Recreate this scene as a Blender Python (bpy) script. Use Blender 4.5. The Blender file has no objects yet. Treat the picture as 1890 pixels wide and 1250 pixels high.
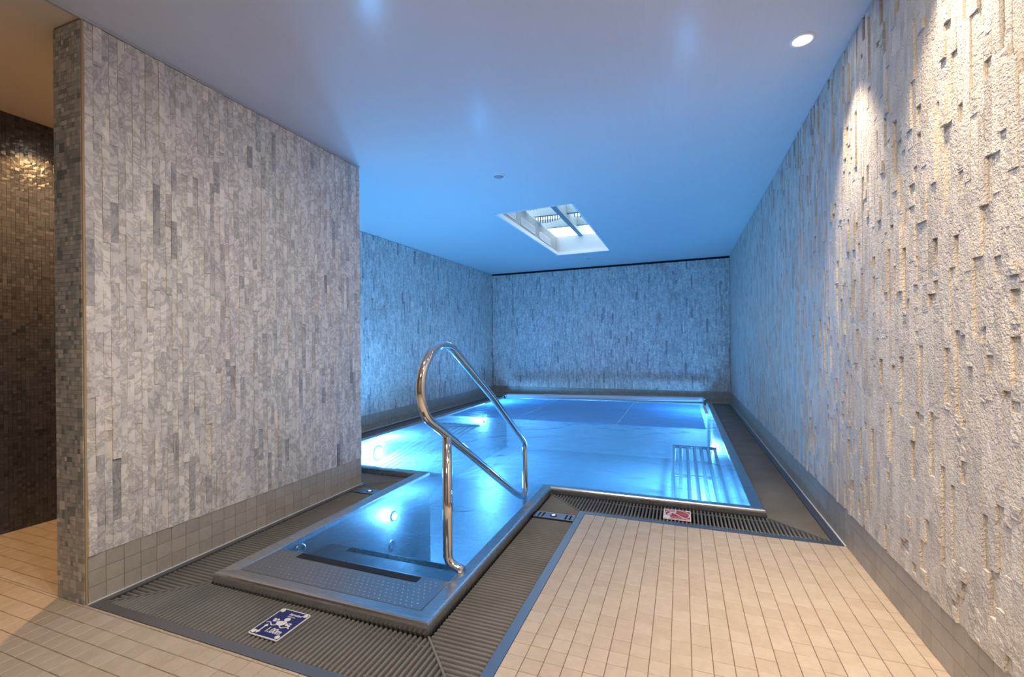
import bpy, math, random
from mathutils import Vector, Matrix
random.seed(7)
S = bpy.context.scene
C = bpy.context.collection
R = math.radians

# ------------------------------------------------------------------ camera
F_PX, HC, YAW, ROLL = 835.0, 1.20, R(20.549), R(0.5)
cd = bpy.data.cameras.new('camera'); cam = bpy.data.objects.new('camera', cd); C.objects.link(cam)
S.camera = cam
cd.sensor_width = 36; cd.lens = 36 * F_PX / 1890; cd.shift_y = 8.73 / 1890
cd.clip_start = 0.02; cd.clip_end = 100
rt = Vector((math.cos(YAW), math.sin(YAW), 0)); fw = Vector((-math.sin(YAW), math.cos(YAW), 0)); up = Vector((0, 0, 1))
cx = math.cos(ROLL) * rt - math.sin(ROLL) * up
cy = math.sin(ROLL) * rt + math.cos(ROLL) * up
M = Matrix((cx, cy, -fw)).transposed().to_4x4(); M.translation = (0, 0, HC)
cam.matrix_world = M

# ------------------------------------------------------------------ world, exposure
w = bpy.data.worlds.new('daylight'); S.world = w; w.use_nodes = True
bg = w.node_tree.nodes['Background']
bg.inputs[0].default_value = (0.86, 0.94, 1.0, 1); bg.inputs[1].default_value = 4.5
S.view_settings.view_transform = 'Standard'; S.view_settings.look = 'None'
S.view_settings.gamma = 1.0; S.view_settings.use_curve_mapping = False
S.view_settings.exposure = 0.08
S.cycles.max_bounces = 10; S.cycles.transparent_max_bounces = 12
S.cycles.sample_clamp_indirect = 4.0; S.cycles.caustics_reflective = False; S.cycles.caustics_refractive = False
# light strengths (watts)
P_POOL, COL_POOL = 188.0, (0.14, 0.47, 1.0)
P_WASH, COL_WASH = 112.0, (1.0, 0.79, 0.55)
P_FILL, COL_FILL = 120.0, (1.0, 0.87, 0.73)  # fill for the near area, from two added downlights
P_OPAL_FILL = 42.0                                    # radiance of the shade on the added, unseen opal fill lamp
P_CORR, COL_CORR = 125.0, (1.0, 0.59, 0.26)

# ------------------------------------------------------------------ helpers
def lnk(name, me, mat=None, parent=None, loc=None, **kw):
    o = bpy.data.objects.new(name, me); C.objects.link(o)
    if mat is not None and me is not None and hasattr(me, 'materials') and not me.materials: me.materials.append(mat)
    if parent is not None: o.parent = parent
    if loc is not None: o.location = loc
    for k, v in kw.items(): o[k] = v
    return o
def thing(name, label, cat, loc=(0, 0, 0), rotz=0, group=None):
    o = bpy.data.objects.new(name, None); C.objects.link(o); o.location = loc; o.rotation_euler = (0, 0, rotz)
    o.empty_display_size = .1
    o['label'] = label; o['category'] = cat
    if group: o['group'] = group
    return o
def tag(o, label, cat, group=None, kind=None):
    o['label'] = label; o['category'] = cat
    if group: o['group'] = group
    if kind: o['kind'] = kind
    return o

class MB:
    """collects faces; every face may carry a tone value"""
    def __init__(s): s.v = []; s.f = []; s.t = []
    def add(s, vs, fs, tone=0.5):
        n = len(s.v); s.v += [tuple(p) for p in vs]
        s.f += [tuple(i + n for i in f) for f in fs]; s.t += [tone] * len(fs)
    def box(s, a, b, tone=0.5, skip=()):
        x0, y0, z0 = a; x1, y1, z1 = b
        vs = [(x0,y0,z0),(x1,y0,z0),(x1,y1,z0),(x0,y1,z0),(x0,y0,z1),(x1,y0,z1),(x1,y1,z1),(x0,y1,z1)]
        fs = {'-z':(0,3,2,1),'+z':(4,5,6,7),'-y':(0,1,5,4),'+x':(1,2,6,5),'+y':(2,3,7,6),'-x':(3,0,4,7)}
        s.add(vs, [f for k, f in fs.items() if k not in skip], tone)
    def bbox(s, a, b, c=.002, tone=0.5):
        """box with chamfered top edges"""
        x0, y0, z0 = a; x1, y1, z1 = b
        vs = [(x0,y0,z0),(x1,y0,z0),(x1,y1,z0),(x0,y1,z0),(x0,y0,z1-c),(x1,y0,z1-c),(x1,y1,z1-c),(x0,y1,z1-c),
              (x0+c,y0+c,z1),(x1-c,y0+c,z1),(x1-c,y1-c,z1),(x0+c,y1-c,z1)]
        fs = [(0,3,2,1),(0,1,5,4),(1,2,6,5),(2,3,7,6),(3,0,4,7),(4,5,9,8),(5,6,10,9),(6,7,11,10),(7,4,8,11),(8,9,10,11)]
        s.add(vs, fs, tone)
    def prism(s, poly, z0, z1, tone=0.5):
        n = len(poly); vs = [(p[0], p[1], z0) for p in poly] + [(p[0], p[1], z1) for p in poly]
        fs = [tuple(range(n))[::-1], tuple(range(n, 2 * n))] + [(i, (i + 1) % n, n + (i + 1) % n, n + i) for i in range(n)]
        s.add(vs, fs, tone)
    def tube(s, pts, r, n=12, cap=True):
        pts = [Vector(p) for p in pts]; rings = []
        rr = r if isinstance(r, (list, tuple)) else [r] * len(pts)
        t0 = (pts[1] - pts[0]).normalized()
        nn = t0.orthogonal().normalized()
        for i, p in enumerate(pts):
            if i == 0: t = pts[1] - p
            elif i == len(pts) - 1: t = p - pts[i - 1]
            else: t = (pts[i + 1] - p).normalized() + (p - pts[i - 1]).normalized()
            t.normalize(); nn = (nn - t * nn.dot(t)).normalized(); b = t.cross(nn)
            rings.append([p + rr[i] * (math.cos(2 * math.pi * k / n) * nn + math.sin(2 * math.pi * k / n) * b) for k in range(n)])
        vs = [q for ring in rings for q in ring]; fs = []
        for i in range(len(pts) - 1):
            for k in range(n):
                fs.append((i*n+k, i*n+(k+1)%n, (i+1)*n+(k+1)%n, (i+1)*n+k))
        if cap: fs += [tuple(range(n))[::-1], tuple(range((len(pts)-1)*n, len(pts)*n))]
        s.add(vs, fs)
    def disc(s, c, r, axis='z', n=32, r_in=0, flip=False, ry=None):
        c = Vector(c); ry = ry or r
        def P(a, q, qy):
            x, y = q * math.cos(a), qy * math.sin(a)
            return c + Vector({'z': (x, y, 0), 'x': (0, x, y), 'y': (x, 0, y)}[axis])
        if r_in == 0:
            s.add([P(2*math.pi*k/n, r, ry) for k in range(n)], [tuple(range(n))])
        else:
            q = r_in / r
            s.add([P(2*math.pi*k/n, r, ry) for k in range(n)] + [P(2*math.pi*k/n, r_in, ry*q) for k in range(n)],
                  [(k, (k+1)%n, n+(k+1)%n, n+k) for k in range(n)])
    def mesh(s, name, smooth=False):
        me = bpy.data.meshes.new(name); me.from_pydata(s.v, [], s.f)
        a = me.attributes.new('tone', 'FLOAT', 'FACE'); a.data.foreach_set('value', s.t)
        if smooth: me.polygons.foreach_set('use_smooth', [True] * len(me.polygons))
        me.update(); return me
    def build(s, name, mat, parent=None, smooth=False, loc=None, **kw):
        return lnk(name, (lambda m: (m.materials.append(mat), m)[1])(s.mesh(name, smooth)), None, parent, loc, **kw)
def lathe(mb, prof, c=(0, 0, 0), n=32, axis='z'):
    """prof: (r, h) pairs revolved about axis through c"""
    c = Vector(c); vs = []
    for r, h in prof:
        for k in range(n):
            a = 2 * math.pi * k / n; x, y = r * math.cos(a), r * math.sin(a)
            vs.append(c + Vector({'z': (x, y, h), 'x': (h, x, y), 'y': (x, h, y)}[axis]))
    m = len(prof)
    fs = [(i*n+k, i*n+(k+1)%n, (i+1)*n+(k+1)%n, (i+1)*n+k) for i in range(m-1) for k in range(n)]
    mb.add(vs, fs)

# ------------------------------------------------------------------ materials
def mat(name, col=(.5,.5,.5), rough=.5, metal=0., emit=None, es=0., coat=0., coat_r=.05, spec=.5):
    m = bpy.data.materials.new(name); m.use_nodes = True; b = m.node_tree.nodes['Principled BSDF']
    b.inputs['Base Color'].default_value = (*col, 1); b.inputs['Roughness'].default_value = rough
    b.inputs['Metallic'].default_value = metal; b.inputs['Coat Weight'].default_value = coat
    b.inputs['Coat Roughness'].default_value = coat_r; b.inputs['Specular IOR Level'].default_value = spec
    if emit: b.inputs['Emission Color'].default_value = (*emit, 1); b.inputs['Emission Strength'].default_value = es
    return m
class NT:
    def __init__(s, m): s.m = m; s.t = m.node_tree; s.b = s.t.nodes['Principled BSDF']
    def n(s, typ, **kw):
        nd = s.t.nodes.new(typ)
        for k, v in kw.items():
            if k.startswith('i_'):
                nd.inputs[int(k[2:]) if k[2:].isdigit() else k[2:].replace('_', ' ')].default_value = v
            else: setattr(nd, k, v)
        return nd
    def l(s, a, b): s.t.links.new(a, b)
    def pos(s, tonemul=37.0, scale=(1, 1, 1)):
        g = s.n('ShaderNodeNewGeometry'); at = s.n('ShaderNodeAttribute', attribute_name='tone')
        mu = s.n('ShaderNodeVectorMath', operation='MULTIPLY'); s.l(g.outputs['Position'], mu.inputs[0]); mu.inputs[1].default_value = scale
        m2 = s.n('ShaderNodeMath', operation='MULTIPLY'); s.l(at.outputs['Fac'], m2.inputs[0]); m2.inputs[1].default_value = tonemul
        ad = s.n('ShaderNodeVectorMath', operation='ADD'); s.l(mu.outputs[0], ad.inputs[0]); s.l(m2.outputs[0], ad.inputs[1])
        return ad.outputs[0], at.outputs['Fac']
    def noise(s, vec, scale, detail=4, rough=.55, dist=0.):
        q = s.n('ShaderNodeTexNoise'); q.inputs['Scale'].default_value = scale; q.inputs['Detail'].default_value = detail
        q.inputs['Roughness'].default_value = rough; q.inputs['Distortion'].default_value = dist; s.l(vec, q.inputs['Vector']); return q.outputs['Fac']
    def ramp(s, fac, stops):
        q = s.n('ShaderNodeValToRGB'); e = q.color_ramp.elements
        while len(e) < len(stops): e.new(.5)
        for el, (p, c) in zip(e, stops): el.position = p; el.color = (*c, 1)
        s.l(fac, q.inputs[0]); return q.outputs[0]
    def mix(s, fac, a, b, mode='MIX'):
        q = s.n('ShaderNodeMix', data_type='RGBA', blend_type=mode)
        if isinstance(fac, (int, float)): q.inputs[0].default_value = fac
        else: s.l(fac, q.inputs[0])
        for i, v in ((6, a), (7, b)):
            if isinstance(v, tuple): q.inputs[i].default_value = (*v, 1)
            else: s.l(v, q.inputs[i])
        return q.outputs[2]
    def bump(s, h, strength, dist, prev=None):
        q = s.n('ShaderNodeBump'); q.inputs['Strength'].default_value = strength; q.inputs['Distance'].default_value = dist
        s.l(h, q.inputs['Height'])
        if prev is not None: s.l(prev, q.inputs['Normal'])
        return q.outputs[0]

def stone_mat(name, light, dark, bump_d, fine, veins=True):
    m = mat(name, rough=.72, spec=.35); t = NT(m); v, tone = t.pos()
    base = t.ramp(tone, [(0, dark), (.12, tuple(.3*a+.7*b for a, b in zip(dark, light))), (.3, light), (1, tuple(min(1, 1.08*a) for a in light))])
    n1 = t.noise(v, 9.5, 8, .68, .9)
    if veins:
        vn = t.ramp(n1, [(0, (1,1,1)), (.44, (1,1,1)), (.5, (.50,.50,.53)), (.56, (1,1,1)), (1, (1,1,1))])
        base = t.mix(.75, base, vn, 'MULTIPLY')
    n2 = t.noise(v, 5, 3, .5)
    cl = t.ramp(n2, [(.3, (.74,.735,.74)), (.62, (1.06,1.045,1.02))])
    base = t.mix(1.0, base, cl, 'MULTIPLY')
    t.l(base, t.b.inputs['Base Color'])
    h1 = t.noise(v, 70 if fine else 150, 3, .5)
    h2 = t.noise(v, 24 if fine else 62, 4, .6)
    b = t.bump(h2, 1.0, bump_d * 1.2); b = t.bump(h1, 1.0, bump_d * .8, b)
    t.l(b, t.b.inputs['Normal']); return m
M_MARBLE = stone_mat('split_marble', (.74,.70,.655), (.36,.355,.36), .0032, True)
M_STONE = stone_mat('split_stone_rough', (.73,.67,.60), (.62,.58,.535), .010, False, False)

def tile_mat(name, c0, c1, rough=.5):
    m = mat(name, rough=rough); t = NT(m); v, tone = t.pos()
    base = t.ramp(tone, [(0, c0), (1, c1)])
    n = t.noise(v, 26, 5, .6); n3 = t.noise(v, 160, 2, .5)
    base = t.mix(1.0, base, t.ramp(n, [(.3, (.90,.885,.87)), (.7, (1.04,1.03,1.02))]), 'MULTIPLY')
    base = t.mix(.5, base, t.ramp(n3, [(.35, (.9,.89,.87)), (.6, (1,1,1))]), 'MULTIPLY')
    t.l(base, t.b.inputs['Base Color']); t.l(t.bump(n, .3, .0012), t.b.inputs['Normal']); return m
M_TILE = tile_mat('beige_tile', (.535,.43,.325), (.585,.482,.375))
M_SKIRT = tile_mat('grey_beige_tile', (.39,.352,.30), (.45,.41,.355))
M_GROUT = mat('grout', (.27,.18,.10), .85)
M_GROUT2 = mat('skirting_grout', (.24,.19,.14), .85)
M_WALLBACK = mat('wall_substrate', (.28,.21,.14), .9)
M_PLAIN = mat('painted_wall', (.55,.5,.44), .8)
M_DARK = mat('dark_gap', (.012,.014,.02), .9)
M_CAULK = mat('pale_sealant', (.72,.72,.70), .6)

def mosaic_mat(name='glass_mosaic', q=(1.25,1.25,1.25)):
    m = mat(name, rough=.22, spec=.6); t = NT(m); at = t.n('ShaderNodeAttribute', attribute_name='tone')
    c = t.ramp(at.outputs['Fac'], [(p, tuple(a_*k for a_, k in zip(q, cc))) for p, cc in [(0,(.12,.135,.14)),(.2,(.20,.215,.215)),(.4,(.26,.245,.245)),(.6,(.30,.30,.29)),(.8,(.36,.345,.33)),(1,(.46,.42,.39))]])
    g = t.n('ShaderNodeNewGeometry'); n = t.noise(g.outputs['Position'], 45, 2)
    t.l(c, t.b.inputs['Base Color']); t.l(t.bump(n, .35, .002), t.b.inputs['Normal']); return m
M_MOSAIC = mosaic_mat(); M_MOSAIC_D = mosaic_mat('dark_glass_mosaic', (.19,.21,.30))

def ceil_mat(name, col, coat):
    m = mat(name, col, .55, coat=coat, coat_r=.17, spec=.3); t = NT(m)
    g = t.n('ShaderNodeNewGeometry'); mu = t.n('ShaderNodeVectorMath', operation='MULTIPLY'); t.l(g.outputs['Position'], mu.inputs[0]); mu.inputs[1].default_value = (60, 2.2, 1)
    n = t.noise(mu.outputs[0], 1.6, 3, .6)
    t.l(t.mix(.35, col, t.ramp(n, [(.3,(.9*col[0],.9*col[1],.9*col[2])),(.7,(col[0],col[1],col[2]))])), t.b.inputs['Base Color'])
    return m
M_CEIL = ceil_mat('stretch_ceiling', (.71,.69,.685), .14)
M_CEIL2 = mat('corridor_ceiling', (.80,.77,.72), .8)

def steel_mat(name, col, rough, brush=(2, 120, 2), var=.12, metal=1.0):
    m = mat(name, col, rough, metal); t = NT(m)
    g = t.n('ShaderNodeNewGeometry'); mu = t.n('ShaderNodeVectorMath', operation='MULTIPLY'); t.l(g.outputs['Position'], mu.inputs[0]); mu.inputs[1].default_value = brush
    n = t.noise(mu.outputs[0], 3, 4, .6)
    mr = t.n('ShaderNodeMapRange'); mr.inputs['To Min'].default_value = rough - var; mr.inputs['To Max'].default_value = rough + var
    t.l(n, mr.inputs['Value']); t.l(mr.outputs[0], t.b.inputs['Roughness'])
    return m
M_RIM = steel_mat('brushed_steel', (.62,.62,.63), .28, var=.04)
M_BASIN = steel_mat('pool_steel', (.34,.37,.41), .45, (6, 6, 6), .06, .5)
M_TREAD = steel_mat('tread_steel', (.42,.43,.45), .36, (3, 60, 3))
M_EDGE = steel_mat('edging_steel', (.34,.35,.37), .40, (4, 40, 4), .1)
M_CHROME = mat('polished_steel', (.78,.77,.76), .07, 1.0)
M_TUBE = mat('tube_steel', (.74,.77,.80), .35, .35)
M_BLACK = mat('black_grip_strip', (.008,.008,.010), .6)

def bar_mat():
    m = mat('grate_plastic', (.135,.128,.122), .6, spec=.3); t = NT(m)
    g = t.n('ShaderNodeNewGeometry'); n = t.noise(g.outputs['Position'], 240, 2)
    n2 = t.noise(g.outputs['Position'], 3.5, 3)
    t.l(t.ramp(n2, [(.3,(.155,.148,.140)),(.7,(.205,.195,.184))]), t.b.inputs['Base Color'])
    t.l(t.bump(n, .6, .002), t.b.inputs['Normal']); return m
M_BAR = bar_mat()

def water_mat():
    m = bpy.data.materials.new('pool_water'); m.use_nodes = True; T = m.node_tree; T.nodes.clear()
    N = lambda k: T.nodes.new(k)
    out = N('ShaderNodeOutputMaterial'); g = N('ShaderNodeNewGeometry')
    sc = N('ShaderNodeVectorMath'); sc.operation = 'MULTIPLY'; sc.inputs[1].default_value = (1, .8, 1); T.links.new(g.outputs['Position'], sc.inputs[0])
    n1 = N('ShaderNodeTexNoise'); n1.inputs['Scale'].default_value = 3.2; n1.inputs['Detail'].default_value = 5; n1.inputs['Distortion'].default_value = .8
    T.links.new(sc.outputs[0], n1.inputs['Vector'])
    n2 = N('ShaderNodeTexNoise'); n2.inputs['Scale'].default_value = 14; n2.inputs['Detail'].default_value = 3; n2.inputs['Distortion'].default_value = 1.
    T.links.new(sc.outputs[0], n2.inputs['Vector'])
    b1 = N('ShaderNodeBump'); b1.inputs['Strength'].default_value = .7; b1.inputs['Distance'].default_value = .05; T.links.new(n1.outputs['Fac'], b1.inputs['Height'])
    b2 = N('ShaderNodeBump'); b2.inputs['Strength'].default_value = .5; b2.inputs['Distance'].default_value = .012; T.links.new(n2.outputs['Fac'], b2.inputs['Height']); T.links.new(b1.outputs[0], b2.inputs['Normal'])
    fr = N('ShaderNodeFresnel'); fr.inputs['IOR'].default_value = 1.33; T.links.new(b2.outputs[0], fr.inputs['Normal'])
    gl = N('ShaderNodeBsdfGlossy'); gl.inputs['Roughness'].default_value = .06; T.links.new(b2.outputs[0], gl.inputs['Normal'])
    tr = N('ShaderNodeBsdfTransparent'); tr.inputs['Color'].default_value = (.72, .90, .97, 1)
    tl = N('ShaderNodeBsdfTranslucent'); tl.inputs['Color'].default_value = (.46, .70, .82, 1); T.links.new(b2.outputs[0], tl.inputs['Normal'])
    m1 = N('ShaderNodeMixShader'); m1.inputs[0].default_value = .33
    T.links.new(tr.outputs[0], m1.inputs[1]); T.links.new(tl.outputs[0], m1.inputs[2])
    m2 = N('ShaderNodeMixShader'); T.links.new(fr.outputs[0], m2.inputs[0]); T.links.new(m1.outputs[0], m2.inputs[1]); T.links.new(gl.outputs[0], m2.inputs[2])
    T.links.new(m2.outputs[0], out.inputs[0]); return m
M_WATER = water_mat()
def slat_mat():
    m = bpy.data.materials.new('blue_clear_slat'); m.use_nodes = True; T = m.node_tree; b = T.nodes['Principled BSDF']
    b.inputs['Base Color'].default_value = (.42,.62,.80,1); b.inputs['Roughness'].default_value = .12
    out = T.nodes['Material Output']; tr = T.nodes.new('ShaderNodeBsdfTransparent'); tr.inputs[0].default_value = (.78,.92,1,1)
    mx = T.nodes.new('ShaderNodeMixShader'); mx.inputs[0].default_value = .20
    tl = T.nodes.new('ShaderNodeBsdfTranslucent'); tl.inputs[0].default_value = (.55,.80,.95,1); m0 = T.nodes.new('ShaderNodeMixShader'); m0.inputs[0].default_value = .55
    T.links.new(b.outputs[0], m0.inputs[1]); T.links.new(tl.outputs[0], m0.inputs[2])
    T.links.new(tr.outputs[0], mx.inputs[1]); T.links.new(m0.outputs[0], mx.inputs[2]); T.links.new(mx.outputs[0], out.inputs[0]); return m
M_SLAT = slat_mat()
M_ROLL = mat('satin_roller', (.62,.63,.65), .38, .0)
M_WHITE = mat('white_plastic', (.80,.80,.79), .4)
M_GREY = mat('grey_plastic', (.36,.37,.40), .5)
M_BLUE = mat('sign_blue', (.012,.018,.13), .35)
M_RED = mat('sign_red', (.42,.012,.018), .35)
M_SIGNW = mat('sign_white', (.78,.76,.73), .4)
M_LENS = mat('pool_lamp_lens', (.5,.8,1), .3, emit=(.45,.85,1.0), es=2.5)
M_WARM = mat('downlight_lens', (1,.95,.85), .3, emit=(1,.90,.72), es=30)
M_LED = mat('button_led', (.3,.4,1), .3, emit=(.22,.34,1.0), es=6)
M_LEDW = mat('button_led_core', (.6,.7,1), .3, emit=(.6,.75,1.0), es=9)
def glass_mat():
    m = bpy.data.materials.new('roof_glass'); m.use_nodes = True; T = m.node_tree; T.nodes.clear()
    out = T.nodes.new('ShaderNodeOutputMaterial'); a = T.nodes.new('ShaderNodeBsdfTransparent'); b = T.nodes.new('ShaderNodeBsdfGlossy')
    a.inputs[0].default_value = (.93,.98,1,1); b.inputs['Roughness'].default_value = .02; x = T.nodes.new('ShaderNodeMixShader'); x.inputs[0].default_value = .06
    T.links.new(a.outputs[0], x.inputs[1]); T.links.new(b.outputs[0], x.inputs[2]); T.links.new(x.outputs[0], out.inputs[0]); return m
M_GLASS = glass_mat()

# ------------------------------------------------------------------ plan dimensions
XW1, XW1B, XL, XR = -2.60, -2.815, -4.10, 0.893
Y0, YW1, YB = 1.272, 3.195, 9.65
TP = 0.0745                                    # tile pitch
RIM = [(-2.24,1.615),(-.985,1.615),(-.985,3.49),(.53,3.49),(.53,9.30),(-3.69,9.30),(-3.69,3.49),(-2.24,3.49)]
def ceil_z(x, y):
    near = 2.735 if x < -2.6 else 2.735 + .115 * (x + 2.6) / 3.5
    far = 2.79 + .056 * (x + 4.1) / 5.0
    k = min(1, max(0, (y - 3.2) / 6.4))
    return near + (far - near) * k

# ------------------------------------------------------------------ floor
GAP = .0022
def clip_rect(x0, x1, y0, y1, regions):
    out = []
    for (a, b, c, d) in regions:
        p, q, r_, s_ = max(x0, a), min(x1, b), max(y0, c), min(y1, d)
        if q - p > .008 and s_ - r_ > .008: out.append((p, q, r_, s_))
    return out
floor = MB()
floor.box((XL-.1, -2.6, -.30), (XR+.1, Y0, -.006)); floor.box((-.645, Y0, -.30), (XR+.1, 3.140, -.006)); floor.box((XL-.1, Y0, -.30), (XW1B, YW1-.1, -.006))
floor = floor.build('floor', M_GROUT, kind='structure', label='beige square tile floor around the pool')
regions = [(XL, XW1B, Y0, 3.09), (XL, -.645, -1.4, Y0), (-.645, XR, -1.4, 3.140)]
tiles = []
xj = [-.645 + TP * k for k in range(-48, 22)]; yj = [2.821 + .0744 * k for k in range(-58, 6)]
for i in range(len(xj)-1):
    for j in range(len(yj)-1):
        for r_ in clip_rect(xj[i], xj[i+1], yj[j], yj[j+1], regions): tiles.append(r_)
def in_view(x, y):
    X = x*math.cos(YAW)+y*math.sin(YAW); Z = -x*math.sin(YAW)+y*math.cos(YAW)
    if Z < .3: return False
    px = 945+F_PX*X/Z; py = 634+F_PX*HC/Z
    return -60 < px < 1950 and py < 1290 and not (x < XW1B-.0 and y > Y0 and px > 125)
def dist(x, y): return -x*math.sin(YAW)+y*math.cos(YAW)
tiles.sort(key=lambda r_: (not in_view((r_[0]+r_[1])/2, (r_[2]+r_[3])/2), dist((r_[0]+r_[1])/2, (r_[2]+r_[3])/2)))
full = []
for k in range(9):
    mb = MB(); h = TP/2-GAP/2; mb.bbox((-h, -.0372+GAP/2, -.006), (h, .0372-GAP/2, 0), .0015, k/8.); me = mb.mesh('tile'); me.materials.append(M_TILE); full.append(me)
stuff = MB(); n_ind = 0
for (a, b, c, d) in tiles:
    dz = random.uniform(-.0005, .0005)
    if n_ind < 300 and in_view((a+b)/2, (c+d)/2) and abs(b-a-TP) < 1e-4 and abs(d-c-.0744) < 1e-4:
        lnk('tile', random.choice(full), None, floor, ((a+b)/2, (c+d)/2, dz)); n_ind += 1
    else:
        stuff.bbox((a+GAP/2, c+GAP/2, -.006), (b-GAP/2, d-GAP/2, dz), .0015, random.random())
stuff.build('floor_tiles', M_TILE, floor, kind='stuff')

# ------------------------------------------------------------------ ceilings
def quad_sheet(mb, xs, ys, zf, hole=None, thick=.03):
    for i in range(len(xs)-1):
        for j in range(len(ys)-1):
            if hole and hole(0.5*(xs[i]+xs[i+1]), .5*(ys[j]+ys[j+1])): continue
            q = [(xs[i],ys[j]),(xs[i],ys[j+1]),(xs[i+1],ys[j+1]),(xs[i+1],ys[j])]
            vs = [(x, y, zf(x, y)) for x, y in q] + [(x, y, zf(x, y)+thick) for x, y in q]
            mb.add(vs, [(0,1,2,3),(7,6,5,4),(0,4,5,1),(1,5,6,2),(2,6,7,3),(3,7,4,0)])
SKX0, SKX1, SKY0, SKY1 = -2.12, -1.14, 5.07, 8.04
mb = MB()
hole = lambda x, y: (SKX0 < x < SKX1 and SKY0 < y < SKY1)
ysf = [3.195, 4, SKY0, 6, 7, SKY1, 8.8, 9.615]
quad_sheet(mb, [-4.12, -3.4, -2.6, SKX0, SKX1, 0, XR-.006], ysf, ceil_z, hole)
quad_sheet(mb, [-2.6, SKX0, SKX1, 0, XR-.006], [-2.6, -1, 0, 1.27, 3.195], ceil_z)
ceiling = mb.build('ceiling', M_CEIL, kind='structure', label='glossy pale stretch ceiling over the pool')
mb = MB(); quad_sheet(mb, [XL-.1, -2.602], [-2.6, 3.1], lambda x, y: 2.728 if False else 2.733); mb.build('ceiling', M_CEIL2, kind='structure', label='tan ceiling of the side corridor')
mb = MB(); va, vb = 2.935, 2.96
mb.box((XL-.2, -2.8, va), (XR+.2, 5.0, vb)); mb.box((XL-.2, 8.1, va), (XR+.2, YB+.2, vb)); mb.box((XL-.2, 5.0, va), (SKX0-.03, 8.1, vb)); mb.box((SKX1+.03, 5.0, va), (XR+.2, 8.1, vb))  # added slab, blocks sky leaking in around the ceiling edges
mb.build('sky_block_slab', M_DARK, kind='structure', label='added unseen slab above the ceiling that keeps sky light out')
# thin light metal profile at the ceiling's edges
mb = MB()
mb.box((-2.604, -2.6, 2.722), (-2.590, 3.20, 2.7345))
for a, b in ((-2.6, 0), (0, 3.2), (3.2, 6.4), (6.4, 9.6)):
    za, zb = ceil_z(XR, a), ceil_z(XR, b); x0, x1 = XR-.016, XR-.006
    mb.add([(x0,a,za-.008),(x1,a,za-.008),(x1,b,zb-.008),(x0,b,zb-.008),(x0,a,za),(x1,a,za),(x1,b,zb),(x0,b,zb)], [(0,3,2,1),(4,5,6,7),(0,1,5,4),(1,2,6,5),(2,3,7,6),(3,0,4,7)])
mb.build('trim_1', mat('ceiling_profile', (.6,.58,.56), .4, .5), kind='structure', label='thin metal profile along the ceiling edges')

# ------------------------------------------------------------------ walls
def slab(name, a, b, m, label): 
    mb = MB(); mb.box(a, b); return mb.build(name, m, kind='structure', label=label)
wall_left = slab('wall_left', (XW1B, Y0, -.3), (XW1-.0, YW1, 2.95), M_WALLBACK, 'stone-clad wall left of the pool steps')
wall_end = slab('wall_left_end', (XW1B, Y0-.004, 0), (XW1-.004, Y0, 2.73), M_GROUT2, 'narrow mosaic end of the left wall')
wall_recess = slab('wall_recess', (XL-.2, 3.1, -.3), (XW1B+.001, YW1, 2.95), M_WALLBACK, 'wall hidden behind the left wall')
wall_farleft = slab('wall_far_left', (XL-.2, YW1, -.3), (XL, YB+.2, 3.0), M_WALLBACK, 'blue-lit stone wall on the far left of the pool')
wall_back = slab('wall_back', (XL-.2, YB, -.3), (XR+.2, YB+.2, 3.0), M_WALLBACK, 'stone wall behind the cover roller')
wall_right = slab('wall_right', (XR, -2.6, -.3), (XR+.2, YB, 3.0), M_WALLBACK, 'long rough stone wall on the right')
wall_corridor = slab('wall_corridor', (XL-.2, -2.6, -.3), (XL-.006, 3.1, 2.95), M_GROUT2, 'dark mosaic wall of the side corridor')
slab('wall_behind', (XL-.2, -2.8, -.3), (XR+.2, -2.6, 3.0), M_PLAIN, 'plain wall behind the camera')
mb = MB(); mb.box((XL-.2, YB-.045, 2.86), (XR+.2, YB+.0, 2.99)); 
for i in range(20):
    xa, xb = XL+(XR-XL)*i/20, XL+(XR-XL)*(i+1)/20; za = ceil_z(xa, YB)
    mb.box((xa, YB-.004, za-.032), (xb, YB+.001, za+.12)); mb.box((xa, 9.55, za+.036), (xb, YB, za+.06))
mb.build('trim_2', M_DARK, kind='structure', label='dark shadow gap above the back wall')

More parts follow.
